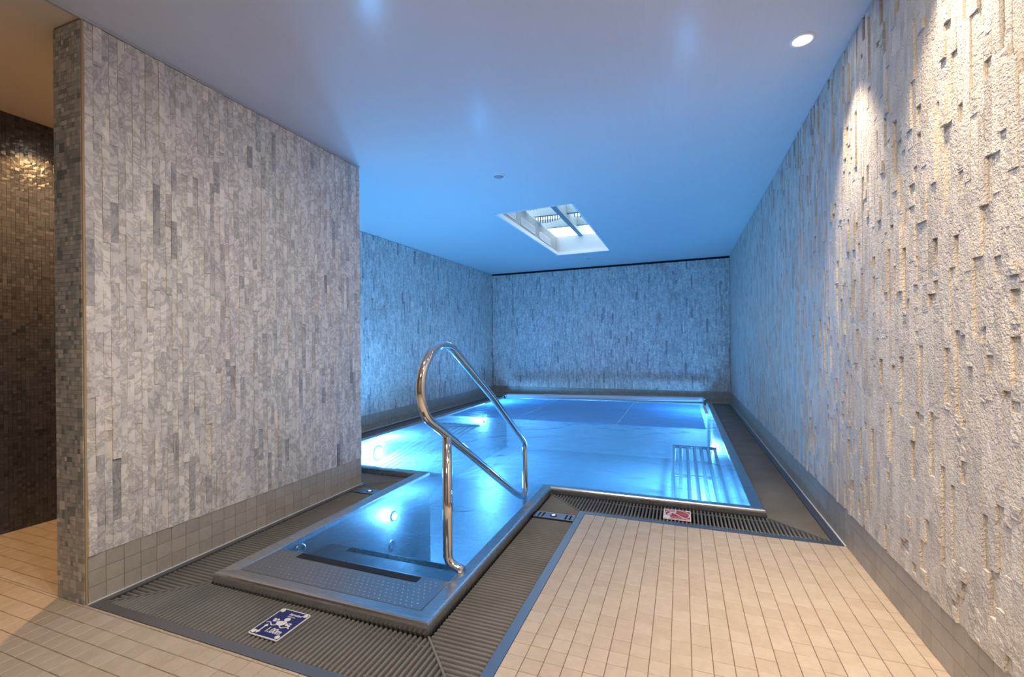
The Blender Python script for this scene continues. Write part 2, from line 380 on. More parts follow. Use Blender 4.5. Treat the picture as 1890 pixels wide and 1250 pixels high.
def clad(parent, m, u0, u1, z0, ztop, place, n_ind, key, dmin, dvar, proud, sub=(2, 4), lens=(.06, .30), wid=(.027, .036), jit=.0022, visible=lambda u: True):
    """split-face stone strips; place(u, z, d) -> world point, d = depth out of the wall"""
    pieces = []; u = u0
    while u < u1 - .006:
        wd = random.uniform(*wid); ue = min(u + wd, u1)
        if u1 - ue < .012: ue = u1
        z = z0; zt = ztop((u + ue) / 2)
        first = True
        while z < zt - .004:
            L = random.uniform(*lens) * (random.random()*.5+.6 if first else 1); first = False
            if callable(dmin) and random.random() < .34: L = random.uniform(.02, .06)
            ze = min(z + L, zt)
            if zt - ze < .03: ze = zt
            d = dmin + random.random() * dvar if not callable(dmin) else dmin()
            if random.random() < proud[0]: d += random.uniform(*proud[1])
            pieces.append((u, ue, z, ze, d, random.random() ** 0.75))
            z = ze
        u = ue
    # neighbouring strips often belong to one wider stone: share depth and tone
    pieces.sort(key=lambda p: (not visible(p[0]), key(p[0])))
    st = MB(); cnt = 0
    for (a, b, c, d_, dep, tone) in pieces:
        g = .0004
        def grid(nu, nv, mb, o=(0, 0, 0)):
            O = Vector(o); vs = []
            for j in range(nv+1):
                for i in range(nu+1):
                    edge = i in (0, nu) or j in (0, nv)
                    dd = dep + random.uniform(-jit, jit) * (1.0 if not edge else .8)
                    vs.append(Vector(place(a+g+(b-a-2*g)*i/nu, c+g+(d_-c-2*g)*j/nv, dd)) - O)
            fs = [(j*(nu+1)+i, j*(nu+1)+i+1, (j+1)*(nu+1)+i+1, (j+1)*(nu+1)+i) for j in range(nv) for i in range(nu)]
            ring = [i for i in range(nu+1)] + [(j)*(nu+1)+nu for j in range(1, nv+1)] + [nv*(nu+1)+i for i in range(nu-1, -1, -1)] + [j*(nu+1) for j in range(nv-1, 0, -1)]
            n0 = len(vs); loop = []
            for k, (uu, zz) in enumerate([(a+g+(b-a-2*g)*i/nu, c+g) for i in range(nu+1)] + [(b-g, c+g+(d_-c-2*g)*j/nv) for j in range(1, nv+1)] + [(a+g+(b-a-2*g)*i/nu, d_-g) for i in range(nu-1, -1, -1)] + [(a+g, c+g+(d_-c-2*g)*j/nv) for j in range(nv-1, 0, -1)]):
                vs.append(Vector(place(uu, zz, 0.0)) - O)
            K = len(ring)
            fs += [(ring[k], n0+k, n0+(k+1) % K, ring[(k+1) % K]) for k in range(K)]
            mb.add(vs, fs, tone)
        if cnt < n_ind and visible(a):
            o = place((a+b)/2, (c+d_)/2, 0); mb = MB(); grid(sub[0], sub[1], mb, o)
            mb.build('stone', m, parent, loc=o); cnt += 1
        else:
            grid(1, 2, st)
    st.build('stone_strips', m, parent, kind='stuff')
SK = 3 * TP
clad(wall_left, M_MARBLE, Y0+.003, YW1-.002, SK, lambda u: 2.719, lambda u, z, d: (XW1+d, u, z), 300, lambda u: u, .006, .0055, (.06, (.002, .005)), lens=(.07, .34), jit=.0014)
def vis_r(y): return y > 1.55
def depth_r():
    r_ = random.random()
    return random.uniform(.0148, .0168) if r_ < .77 else (random.uniform(.004, .011) if r_ < .95 else random.uniform(.018, .026))
clad(wall_right, M_STONE, .1, YB-.02, SK, lambda u: ceil_z(XR, u)-.010, lambda u, z, d: (XR-d, u, z), 300, lambda u: u, depth_r, 0, (0, (0, 0)), lens=(.05, .36), jit=.0016, wid=(.026, .044), visible=vis_r)
clad(wall_farleft, M_MARBLE, YW1+.01, YB-.02, SK, lambda u: ceil_z(XL, u)-.006, lambda u, z, d: (XL+d, u, z), 0, lambda u: u, .004, .016, (.1, (.004, .012)))
clad(wall_back, M_MARBLE, XL+.02, XR-.02, SK, lambda u: ceil_z(u, YB)-.038, lambda u, z, d: (u, YB-d, z), 0, lambda u: u, .004, .022, (.1, (.004, .014)))
# vertical grout edge on the near corner of the left wall
mb = MB(); mb.box((XW1-.004, Y0-.004, 0), (XW1+.006, Y0+.004, 2.722)); mb.build('trim_3', mat('corner_grout', (.42,.31,.18), .85), kind='structure', label='tan grout line at the near corner of the left wall')

# skirtings (three rows of square tiles)
def skirt(name, u0, u1, place, m_ind, n_ind, key, label, off=0., vis=lambda u: True):
    mb = MB()
    def pbox(mb, a, b, c, d, h0, h1, tone, ch=.001, o=(0, 0, 0)):
        O = Vector(o)
        P = lambda u, z, h: Vector(place(u, z, h)) - O
        vs = [P(a,c,h0),P(b,c,h0),P(b,d,h0),P(a,d,h0),P(a,c,h1-ch),P(b,c,h1-ch),P(b,d,h1-ch),P(a,d,h1-ch),P(a+ch,c+ch,h1),P(b-ch,c+ch,h1),P(b-ch,d-ch,h1),P(a+ch,d-ch,h1)]
        mb.add(vs, [(0,1,5,4),(1,2,6,5),(2,3,7,6),(3,0,4,7),(4,5,9,8),(5,6,10,9),(6,7,11,10),(7,4,8,11),(8,9,10,11)], tone)
    pbox(mb, u0, u1, -.02, SK, 0, .0035, .5, .0005)
    base = mb.build(name, M_GROUT2, kind='structure', label=label)
    cells = []; u = u0 + off
    while u > u0 + .001: u -= TP
    while u < u1 - .004:
        a, b = max(u, u0), min(u+TP, u1)
        if b - a > .006:
            for r_ in range(3): cells.append((a, b, r_*TP, (r_+1)*TP))
        u += TP
    cells.sort(key=lambda c: (not vis(c[0]), key(c[0])))
    protos = {}
    st = MB(); cnt = 0; g = .0011
    for (a, b, c, d) in cells:
        if cnt < n_ind and vis(a):
            if abs(b-a-TP) < 1e-5:
                kk = random.randrange(7)
                if kk not in protos:
                    q = MB(); o = place(a, c, 0); pbox(q, a+g, b-g, c+g, d-g, 0, .006, kk/6., o=o); me = q.mesh('tile'); me.materials.append(m_ind); protos[kk] = me
                lnk('tile', protos[kk], None, base, place(a, c, 0))
            else:
                q = MB(); o = place(a, c, 0); pbox(q, a+g, b-g, c+g, d-g, 0, .006, random.random(), o=o); q.build('tile', m_ind, base, loc=o)
            cnt += 1
        else: pbox(st, a+g, b-g, c+g, d-g, 0, .006, random.random())
    if st.v: st.build('skirting_tiles', m_ind, base, kind='stuff')
skirt('baseboard_left', Y0, YW1, lambda u, z, h: (XW1+h, u, z), M_SKIRT, 300, lambda u: u, 'grey-beige tiled skirting of the left wall')
skirt('baseboard_right', .1, YB, lambda u, z, h: (XR-h, u, z), M_SKIRT, 300, lambda u: u, 'grey-beige tiled skirting of the right wall', vis=vis_r)
skirt('baseboard_far_left', YW1, YB, lambda u, z, h: (XL+h, u, z), M_SKIRT, 0, lambda u: u, 'tiled skirting of the far left wall')
skirt('baseboard_back', XL, XR, lambda u, z, h: (u, YB-h, z), M_SKIRT, 0, lambda u: u, 'tiled skirting of the back wall')

# mosaic: end face of the left wall and corridor wall
def mosaic(parent, u0, u1, z1, place, pitch=.0212, m=None):
    st = MB(); nu = round((u1-u0)/pitch); pu = (u1-u0)/nu; nz = int(z1/pitch); pz = z1/nz; g = .0012
    taken = set()
    for i in range(nu):
        for j in range(nz):
            if (i, j) in taken: continue
            iw = jw = 1
            r_ = random.random()
            if r_ < .09 and i+1 < nu and (i+1, j) not in taken: iw = 2
            elif r_ < .15 and j+1 < nz and (i, j+1) not in taken: jw = 2
            elif r_ < .21 and i+1 < nu and j+1 < nz and not ({(i+1,j),(i,j+1),(i+1,j+1)} & taken): iw = jw = 2
            for a in range(iw):
                for b in range(jw): taken.add((i+a, j+b))
            a, b, c, d = u0+i*pu+g/2, u0+(i+iw)*pu-g/2, j*pz+g/2, (j+jw)*pz-g/2
            h = .0035; hs = [h+random.uniform(-.0006,.0006) for _ in range(4)]; t = min(1, max(0, random.gauss(.45, .22)))
            vs = [place(a,c,0),place(b,c,0),place(b,d,0),place(a,d,0),place(a,c,hs[0]),place(b,c,hs[1]),place(b,d,hs[2]),place(a,d,hs[3])]
            st.add(vs, [(0,1,5,4),(1,2,6,5),(2,3,7,6),(3,0,4,7),(4,5,6,7)], t)
    st.build('mosaic_tiles', m or M_MOSAIC, parent, kind='stuff')
mosaic(wall_end, XW1B, XW1-.004, 2.72, lambda u, z, h: (u, Y0-.004-h, z))
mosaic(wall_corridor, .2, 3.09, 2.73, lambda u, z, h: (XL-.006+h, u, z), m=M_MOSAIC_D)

# pale sealant lines at wall bases
mb = MB(); mb.box((XW1+.006, Y0, -.01), (XW1+.013, YW1+.0, .0042)); mb.box((XR-.014, 3.14, -.01), (XR-.006, YB, .0042)); mb.box((XL+.006, YW1, -.01), (XL+.016, YB, .006)); mb.box((XL, YB-.016, -.01), (XR, YB-.006, .006))
mb.build('trim_4', M_CAULK, kind='structure', label='pale sealant line along the wall bases')

# ------------------------------------------------------------------ overflow channel under the grates + steel edging
mb = MB(); Z0 = -.16
q_ = .0885
mb.box((XW1-.05, Y0-.05, Z0-.02), (-.6, 1.615+q_, Z0)); mb.box((XW1-.05, 1.6, Z0-.02), (-2.24+q_, 3.49+q_, Z0)); mb.box((-.985-q_, 1.6, Z0-.02), (-.6, 3.49+q_, Z0))
mb.box((-.7, 3.1, Z0-.02), (XR, 3.49+q_, Z0)); mb.box((.53-q_, 3.49, Z0-.02), (XR, YB, Z0)); mb.box((XL, YW1-.02, Z0-.02), (-2.24+q_, 3.49+q_, Z0)); mb.box((XL, 3.49, Z0-.02), (-3.69+q_, YB, Z0)); mb.box((XL, 9.30-q_, Z0-.02), (XR, YB, Z0))
mb.build('trim_5', M_DARK, kind='structure', label='dark overflow channel beneath the grates')
EX = .045
ed = thing('channel_edging', 'flat grey steel edging strip framing the grated overflow channel', 'edging', (0, 0, 0))
def strip(poly, z0=-.05, z1=.0015):
    mb = MB(); mb.prism(poly, z0, z1); mb.build('edging_strip', M_EDGE, ed)
a, b, c = XW1+.013, Y0, .045
strip([(a, b), (-.645, b), (-.645-c, b+c), (a+c*.8, b+c)])                               # near front
strip([(a, b), (a+c*.8, b+c), (a+c*.8, 3.195), (a, 3.195)])                              # along left wall
strip([(-.645, b), (-.645, 3.140), (-.645-c, 3.140+c), (-.645-c, b+c)])                  # along deck
strip([(-.645, 3.140), (XR-.014, 3.140), (XR-.014-c, 3.140+c), (-.645-c, 3.140+c)])
strip([(XR-.014, 3.140), (XR-.014, YB-.016), (XR-.014-c, YB-.016-c), (XR-.014-c, 3.140+c)])
strip([(XL+.016, YB-.016), (XL+.016+c, YB-.016-c), (XR-.014-c, YB-.016-c), (XR-.014, YB-.016)])
strip([(XL+.016, YW1), (XL+.016+c, YW1), (XL+.016+c, YB-.016-c), (XL+.016, YB-.016)])
strip([(XL+.016+c, YW1), (a, YW1), (a, YW1+.02), (XL+.016+c, YW1+.02)])

# grates ---------------------------------------------------------------
BP = .0242; BW = .0118
def bar_mesh(L, along):
    """rounded bar of length L centred at 0"""
    prof = [(-BW/2, -.028), (-BW/2, -.006), (-BW*.36, -.002), (0, 0), (BW*.36, -.002), (BW/2, -.006), (BW/2, -.028)]
    n = len(prof); vs = []
    for e, (tt, dz) in enumerate(((-L/2, -.004), (-L/2+.005, 0), (L/2-.005, 0), (L/2, -.004))):
        for (p, z) in prof:
            q = (tt, p, z + (dz if z > -.02 else 0)); vs.append(q if along == 'x' else (p, tt, q[2]))
    fs = [(k*n+i, k*n+i+1, (k+1)*n+i+1, (k+1)*n+i) for k in range(3) for i in range(n-1)]
    fs += [tuple(range(n)), tuple(range(3*n, 4*n))[::-1]]
    mb = MB(); mb.add(vs, fs); return mb
_cache = {}
def add_bar(parent, x0, x1, y, along):
    L = abs(x1-x0)
    if L < .012: return
    k = (round(L, 3), along)
    if k not in _cache:
        me = bar_mesh(k[0], along).mesh('bar', True); me.materials.append(M_BAR); _cache[k] = me
    m_ = (x0+x1)/2
    lnk('bar', _cache[k], None, parent, (m_, y, 0) if along == 'x' else (y, m_, 0))
def rods(parent, segs):
    """connecting rods that thread the bars"""
    mb = MB()
    for p, q in segs: mb.tube([(*p, -.014), (*q, -.014)], .0035, 6)
    mb.build('connecting_rod', M_BAR, parent)
def miter(parent, p, q, wdt=.009):
    p, q = Vector((*p, 0)), Vector((*q, 0)); d = (q-p).normalized(); n = Vector((-d.y, d.x, 0))*wdt/2
    mb = MB(); mb.prism([(p+n)[:2], (q+n)[:2], (q-n)[:2], (p-n)[:2]][::-1], -.03, .0015); mb.build('corner_strip', M_BAR, parent)
lerp = lambda a, b, t: a + (b-a)*t
YI = Y0+.045+.003           # inner edge of front edging
XA = XW1+.013+.036+.003     # inner edge at left
XB = -.645-.045-.003        # inner edge at deck
g1 = thing('drain_grate', 'dark ribbed grate in front of the pool steps, under the blue depth sign', 'grate')
x = XA + .010
while x < XB - .004:
    y1 = 1.606
    if x < -2.25: y1 = lerp(YI, 1.612, (x-XA)/(-2.25-XA)) - .004
    if x > -.975: y1 = lerp(1.612, YI, (x+.975)/(XB+.975)) - .004
    add_bar(g1, YI, y1, x, 'y'); x += BP
rods(g1, [((XA+.06, YI+.04), (XB-.05, YI+.04)), ((-2.26, 1.57), (-.97, 1.57))])
miter(g1, (XA, YI), (-2.245, 1.612))
miter(g1, (-.98, 1.612), (XB, YI))
g2 = thing('drain_grate', 'dark ribbed grate between the left wall and the pool steps', 'grate')
y = YI + .014
while y < 2.985:
    x1 = -2.252
    if y < 1.612: x1 = lerp(XA, -2.25, (y-YI)/(1.612-YI)) - .004
    add_bar(g2, XA, x1, y, 'x'); y += BP
y = 3.11
while y < 3.47:
    x0 = XA if y < 3.2 else lerp(XA-.01, -2.25, (y-3.19)/(.29))
    add_bar(g2, x0, -2.252, y, 'x'); y += BP
rods(g2, [((XA+.05, YI+.09), (XA+.05, 2.98)), ((-2.29, 1.6), (-2.29, 2.98))])
g3 = thing('drain_grate', 'dark ribbed grate between the pool steps and the beige deck', 'grate')
y = YI + .014
while y < 2.975:
    x0 = -.973
    if y < 1.612: x0 = lerp(XB, -.975, (y-YI)/(1.612-YI)) + .004
    add_bar(g3, x0, XB, y, 'x'); y += BP
y = 3.10
while y < 3.47:
    x1 = XB if y < 3.19 else lerp(XB, -.98, (y-3.19)/(.285)) - .004
    add_bar(g3, -.973, x1, y, 'x'); y += BP
rods(g3, [((-.93, 1.6), (-.93, 2.97)), ((XB-.04, YI+.08), (XB-.04, 2.97))])
g4 = thing('drain_grate', 'dark ribbed grate at the far edge of the deck, under the red sign', 'grate')
x = -.970
while x < XR-.014-.05:
    y0, y1 = 3.188, 3.478
    if x < XB: y0 = lerp(3.478, 3.188, (x+.98)/(XB+.98)) + .006
    if x > .54: y1 = lerp(3.478, 3.188, (x-.54)/(.830-.54)) - .004
    add_bar(g4, y0, y1, x, 'y'); x += BP
rods(g4, [((-.90, 3.44), (.54, 3.44)), ((-.66, 3.235), (.76, 3.235))])
miter(g4, (-.985, 3.482), (XB, 3.188))
miter(g4, (.535, 3.482), (.832, 3.188))
g5 = thing('drain_grate', 'long grey ribbed grate running beside the right wall', 'grate')
y = 3.20; nb = 0; st = MB()
while y < 9.55:
    x0 = .540
    if y < 3.478: x0 = lerp(.834, .545, (y-3.188)/.29) + .004
    if nb < 262: add_bar(g5, x0, .831, y, 'x')
    nb += 1; y += BP
rods(g5, [((.60, 3.45), (.60, 9.5)), ((.79, 3.25), (.79, 9.5))])
g6 = thing('drain_grate', 'dark ribbed grate in the left recess behind the stone wall', 'grate')
x = XL+.065
while x < -2.26:
    y0 = 3.218
    if x > XA: y0 = lerp(3.2, 3.478, (x-XA)/(-2.25-XA)) + .006
    add_bar(g6, y0, 3.478, x, 'y'); x += BP
miter(g6, (XA-.02, 3.19), (-2.248, 3.482))
rods(g6, [((-4.0, 3.44), (-2.3, 3.44))])
g7 = thing('drain_grate', 'dark ribbed grate below the blue-lit far left wall', 'grate')
y = 3.5
while y < 9.55: add_bar(g7, XL+.064, -3.70, y, 'x'); y += BP
rods(g7, [((-3.75, 3.5), (-3.75, 9.5))])
g8 = thing('drain_grate', 'narrow grate along the back wall behind the roller', 'grate')
x = -3.68
while x < .525: add_bar(g8, 9.312, 9.586, x, 'y'); x += BP
rods(g8, [((-3.6, 9.4), (.5, 9.4))])

# two steel boxes with glowing button
def button_box(label, x0, x1, y0, y1, bx, slots):
    t = thing('button_plate', label, 'button plate', ((x0+x1)/2, (y0+y1)/2, 0), group=None)
    X, Y = (x0+x1)/2, (y0+y1)/2
    mb = MB()
    xs = [x0]; 
    for s in slots: xs += [s-.005, s+.005]
    xs += [x1]
    for i in range(0, len(xs), 2): mb.bbox((xs[i]-X, y0-Y+.008, -.03), (xs[i+1]-X, y1-Y-.008, .001), .001)
    mb.bbox((x0-X, y0-Y, -.03), (x1-X, y0-Y+.008, .002), .001); mb.bbox((x0-X, y1-Y-.008, -.03), (x1-X, y1-Y, .002), .001)
    mb.build('cover_plate', M_EDGE, t)
    mb = MB(); mb.box((x0-X, y0-Y, -.035), (x1-X, y1-Y, -.031)); mb.build('slot_bottom', M_DARK, t)
    mb = MB(); lathe(mb, [(.0001,.005),(.021,.005),(.024,.003),(.025,.0)], (bx-X, 0, 0)); o = mb.build('button', M_BLACK, t, True)
    mb = MB(); mb.disc((bx-X, 0, .0054), .0125, r_in=.0062); mb.build('light_ring', M_LED, o); 
    mb = MB(); mb.disc((bx-X, 0, .0055), .0058); mb.build('light_core', M_LEDW, o)
button_box('steel plate with glowing blue button in the grate beside the deck', -.973, -.693, 2.987, 3.088, -.842, [-.943, -.915, -.752, -.722])
button_box('steel plate with glowing blue button at the foot of the left wall', XA, -2.252, 2.998, 3.100, -2.395, [-2.50, -2.475, -2.45, -2.30])

# ------------------------------------------------------------------ steel pool
pool = thing('swimming_pool', 'stainless steel pool with raised rim and narrow entry steps, lit blue', 'pool')
def sweep(mb, poly, prof):
    n = len(poly); P = [Vector(p) for p in poly]; offs = []
    area = sum(P[i].x*P[(i+1)%n].y - P[(i+1)%n].x*P[i].y for i in range(n))
    sg = 1 if area > 0 else -1
    rows = []
    for (d, z) in prof:
        row = []
        for i in range(n):
            e0 = (P[i]-P[i-1]).normalized(); e1 = (P[(i+1)%n]-P[i]).normalized()
            n0 = Vector((-e0.y, e0.x))*sg; n1 = Vector((-e1.y, e1.x))*sg
            mit = (n0+n1); mit = mit/(1+n0.dot(n1))
            q = P[i]+mit*d; row.append((q.x, q.y, z))
        rows.append(row)
    vs = [p for r_ in rows for p in r_]
    fs = [(k*n+i, k*n+(i+1)%n, (k+1)*n+(i+1)%n, (k+1)*n+i) for k in range(len(prof)-1) for i in range(n)]
    mb.add(vs, fs)
RW = .088
mb = MB(); sweep(mb, RIM, [(0,-.06),(0,.028),(.002,.038),(.007,.045),(.015,.048),(.030,.0475),(RW-.006,.040),(RW,.034),(RW+.002,.012)]); mb.build('rim', M_RIM, pool)
IN = []
def inset(poly, d):
    m_ = MB(); sweep(m_, poly, [(d, 0)]); return [(v[0], v[1]) for v in m_.v]
IN = inset(RIM, RW+.002)
mb = MB(); sweep(mb, RIM, [(RW+.002,.012),(RW+.002,-1.05)]); mb.build('side_walls', M_BASIN, pool)
mb = MB(); mb.add([(-3.62,3.5,-1.05),(.46,3.5,-1.05),(.46,9.25,-1.05),(-3.62,9.25,-1.05)], [(0,1,2,3)]); mb.build('bottom', M_BASIN, pool)
# entry steps
x0, x1 = -2.152, -1.073
zs = [(-.10, 1.955, 2.36), (-.30, 2.36, 2.60), (-.515, 2.60, 2.90), (-.69, 2.90, 3.20), (-.87, 3.20, 3.50)]
for z, ya, yb in zs:
    mb = MB(); mb.bbox((x0, ya, -1.05), (x1, yb+.001, z), .006); s_ = mb.build('step', M_TREAD, pool)
    q = MB(); q.box((x0+.16, yb-.06, z), (x1-.16, yb-.012, z+.0015)); q.build('grip_strip', M_BLACK, s_)
# top tread, with studs
mb = MB(); yt0, yt1 = 1.70, 1.957
mb.add([(x0,yt0,.041),(x1,yt0,.041),(x1,yt1,.036),(x0,yt1,.036),(x0,yt0,-1.05),(x1,yt0,-1.05),(x1,yt1,-1.05),(x0,yt1,-1.05)], [(0,1,2,3),(0,4,5,1),(1,5,6,2),(2,6,7,3),(3,7,4,0)])
tread = mb.build('top_tread', M_TREAD, pool)
zt = lambda y: .041 - .005*(y-yt0)/(yt1-yt0)
mb = MB()
for j in range(9):
    for i in range(36):
        sx = x0+.035 + i*.0290 + (.0145 if j % 2 else 0); sy = yt0+.018 + j*.0265
        if sx > x1-.03 or (sy > 1.895 and x0+.12 < sx < x1-.12): continue
        lathe(mb, [(.0052,0),(.0040,.0010),(.002,.0016),(.0002,.0017)], (sx, sy, zt(sy)), 8)
mb.build('studs', M_TREAD, tread, True, kind='stuff')
mb = MB(); mb.add([(-1.99,1.903,zt(1.903)+.0015),(-1.222,1.898,zt(1.9)+.0015),(-1.222,1.948,zt(1.948)+.0015),(-1.99,1.952,zt(1.95)+.0015)], [(0,1,2,3)]); mb.build('grip_strip', M_BLACK, tread)
# inlet nozzle on the left entry side
mb = MB(); lathe(mb, [(.042,0),(.040,.006),(.028,.008),(.020,.004),(.0001,.003)], (x0, 2.09, -.03), 28, 'x'); mb.build('inlet_nozzle', M_RIM, pool, True)
mb = MB(); lathe(mb, [(.042,0),(.040,.006),(.028,.008),(.020,.004),(.0001,.003)], (x0, 3.0, -.38), 28, 'x'); mb.build('inlet_nozzle', M_RIM, pool, True)

# underwater loungers of steel tubes
def lounger(label, xs, prof, bend, group=None):
    t = thing('underwater_lounger', label, 'lounger')
    for x in xs:
        mb = MB(); mb.tube([(x + bend*(p[0]-prof[0][0]), p[0], p[1]) for p in prof], .017, 10); mb.build('tube', M_TUBE, t, True)
    mb = MB(); mb.tube([(xs[0]-.02, prof[-1][0], prof[-1][1]), (xs[-1]+.02, prof[-1][0], prof[-1][1])], .018, 10); mb.build('crossbar', M_RIM, t, True)
    mb = MB(); m_ = len(prof)//2; mb.tube([(xs[0]-.02, prof[m_][0], prof[m_][1]-.03), (xs[-1]+.02, prof[m_][0], prof[m_][1]-.03)], .014, 10); mb.build('crossbar', M_RIM, t, True)
    for x in (xs[0], xs[-1]):
        for k in (1, m_+2): mb = MB(); mb.tube([(x, prof[k][0], prof[k][1]), (x, prof[k][0], -1.05)], .016, 10); mb.build('leg', M_RIM, t, True)
def smooth(pts, n=6):
    out = []
    for i in range(len(pts)-1):
        p0 = pts[max(0,i-1)]; p1 = pts[i]; p2 = pts[i+1]; p3 = pts[min(len(pts)-1,i+2)]
        for k in range(n):
            t = k/n; out.append(tuple(.5*((2*b)+(-a+c)*t+(2*a-5*b+4*c-d)*t*t+(-a+3*b-3*c+d)*t**3) for a, b, c, d in zip(p0, p1, p2, p3)))
    out.append(tuple(pts[-1])); return out
lp = smooth([(3.60,-.08),(4.05,-.10),(4.5,-.09),(4.95,-.07),(5.35,-.05),(5.66,-.03)], 4)
lounger('steel-tube lounger under water by the right rim', [-.09+.072*k for k in range(7)], lp, 0)
lp2 = smooth([(3.75,-.24),(4.2,-.28),(4.8,-.24),(5.4,-.15),(5.95,-.06),(6.25,-.05)], 4)
lounger('steel-tube lounger under water along the left rim', [-3.50+.085*k for k in range(8)], lp2, 0)

# water
mb = MB()
WZ = .0385
def wpoly(x0, x1, y0, y1, nx, ny):
    for i in range(nx):
        for j in range(ny):
            a, b = lerp(x0,x1,i/nx), lerp(x0,x1,(i+1)/nx); c, d = lerp(y0,y1,j/ny), lerp(y0,y1,(j+1)/ny)
            mb.add([(a,c,WZ),(b,c,WZ),(b,d,WZ),(a,d,WZ)], [(0,1,2,3)])
wpoly(-3.605, .445, 3.575, 9.215, 4, 6); wpoly(-2.155, -1.07, 1.957, 3.575, 2, 2)
tag(mb.build('water', M_WATER), 'clear pool water glowing blue, filling the steel basin to the rim', 'water', kind='stuff')

# underwater lamps
def pool_lamp(label, loc, axis, power, r=.07, soft=.11, off=.13):
    t = thing('underwater_lamp', label, 'lamp', loc)
    ax = 'x' if abs(axis[0]) else 'y'; s = axis[0] or axis[1]
    mb = MB(); lathe(mb, [(r*1.35,0),(r*1.33,.012*s),(r*1.05,.016*s),(r,.012*s)], (0,0,0), 28, ax); mb.build('bezel', M_RIM, t, True)
    mb = MB(); mb.disc((.012*s,0,0) if ax == 'x' else (0,.012*s,0), r, ax, 28); mb.build('lens', M_LENS, t)
    ld = bpy.data.lights.new('lamp_glow', 'POINT'); ld.energy = power; ld.color = COL_POOL; ld.shadow_soft_size = soft
    lo = bpy.data.objects.new('lamp_glow', ld); C.objects.link(lo); lo.parent = t; lo.location = (off*s,0,0) if ax == 'x' else (0,off*s,0)
XI0, XI1, YI0, YI1 = -3.60, .44, 3.58, 9.21
pool_lamp('glowing underwater lamp on the left pool side, beside the near end of the left lounger', (XI0, 4.75, -.17), (1,0), P_POOL)
pool_lamp('glowing underwater lamp on the left pool side near the cover roller', (XI0, 8.05, -.24), (1,0), P_POOL)
pool_lamp('underwater lamp on the right pool side under the floating cover', (XI1, 7.9, -.50), (-1,0), P_POOL*.9)
pool_lamp('underwater lamp on the near pool side left of the entry steps', (-2.75, YI0, -.35), (0,1), P_POOL)
pool_lamp('underwater lamp on the near pool side below the right lounger', (.12, YI0, -.55), (0,1), P_POOL*.7)
pool_lamp('underwater lamp on the left side of the entry steps', (-2.15, 3.02, -.16), (1,0), P_POOL*.11, .028, .06, .09)

# ------------------------------------------------------------------ handrail
hr = thing('handrail', 'polished steel looped handrail standing on the right side of the entry steps', 'handrail', (-1.14, 2.07, .0))
hx, hy = -1.14, 2.07
RR = .0225
pts = [(3.300,-.30),(3.300,.05),(3.300,.36),(3.297,.405),(3.280,.437),(3.252,.464),(2.684,.848),(2.26,1.105),(2.175,1.155),(2.127,1.178),(2.087,1.190),(2.045,1.194),(1.995,1.189),(1.948,1.172),(1.912,1.152),(1.884,1.126),(1.858,1.098),(1.839,1.064),(1.828,1.030),(1.824,.996),(1.827,.957),(1.835,.921),(1.844,.898),(1.860,.871),(1.879,.848),(1.903,.828),(1.983,.780),(2.071,.728),(3.10,.100),(3.20,.050),(3.285,.035)]
mb = MB(); mb.tube([(0, p-hy, z) for p, z in pts], RR, 20); mb.build('rail_loop', M_CHROME, hr, True)
mb = MB(); mb.tube([(0,0,.722),(0,0,.30),(0,0,.105),(.008,0,.080),(.026,0,.062),(.060,0,.050),(.085,0,.040)], .0242, 20); mb.build('near_post', M_CHROME, hr, True)
mb = MB(); lathe(mb, [(.0246,.098),(.0256,.102),(.0246,.106)], (0,0,0), 24); mb.build('weld_ring', M_CHROME, hr, True)

# ------------------------------------------------------------------ cover and roller
cv = thing('pool_cover', 'blue translucent slatted cover floating on the far end of the water', 'pool cover', (0, 0, 0))
ys = 6.43; k = 0
sm = MB(); xl, xr = -3.50, .292
SP = .080
def slat_mesh():
    prof = [(0,0),(.006,.004),(.034,.006),(.058,.004),(.064,0),(.056,-.004),(.010,-.004)]
    vs = [(xl, y, z) for y, z in prof] + [(xr, y, z) for y, z in prof]; n = len(prof)
    m_ = MB(); m_.add(vs, [(i, (i+1)%n, n+(i+1)%n, n+i) for i in range(n)] + [tuple(range(n)), tuple(range(n,2*n))[::-1]])
    me = m_.mesh('slat'); me.materials.append(M_SLAT); return me
sme = slat_mesh()
hm = MB(); hm.box((xl, -.001, -.002), (xr, .014, .0075)); hme = hm.mesh('hinge'); hme.materials.append(mat('dark_blue_hinge', (.22,.40,.60), .4))
while ys < 8.80:
    lnk('slat', sme, None, cv, (0, ys, .044)); lnk('hinge', hme, None, cv, (0, ys+.067, .044)); ys += SP
mb = MB(); mb.box((-.86, 6.43, .0535), (-.852, 8.8, .0555)); mb.box((-2.35, 6.43, .0535), (-2.342, 8.8, .0555)); mb.build('seam', M_WHITE, cv)
ro = thing('cover_roller', 'long silver-grey pool cover roller in front of the back wall', 'roller')
A, B = Vector((-3.42, 8.80, .105)), Vector((.345, 9.02, .135))
d = (B-A).normalized()
mb = MB(); mb.tube([A, A+d*.012, B-d*.012, B], [.036,.044,.044,.036], 28); mb.build('drum', M_ROLL, ro, True)
mb = MB(); mb.tube([A-d*.085, A+d*.01], .019, 16); mb.build('axle', M_CHROME, ro, True)
mb = MB(); mb.tube([B-d*.01, B+d*.105], .021, 16); mb.build('axle', M_CHROME, ro, True)
mb = MB(); mb.tube([B+d*.006, B+d*.016], .048, 24); mb.build('end_flange', M_WHITE, ro, True)
for P in (A-d*.05, B+d*.05):
    mb = MB(); mb.box((P.x-.012, P.y-.02, .02), (P.x+.012, P.y+.02, P.z)); mb.box((P.x-.02, P.y-.05, .018), (P.x+.02, P.y+.28, .03)); mb.build('bracket', M_BLACK, ro)
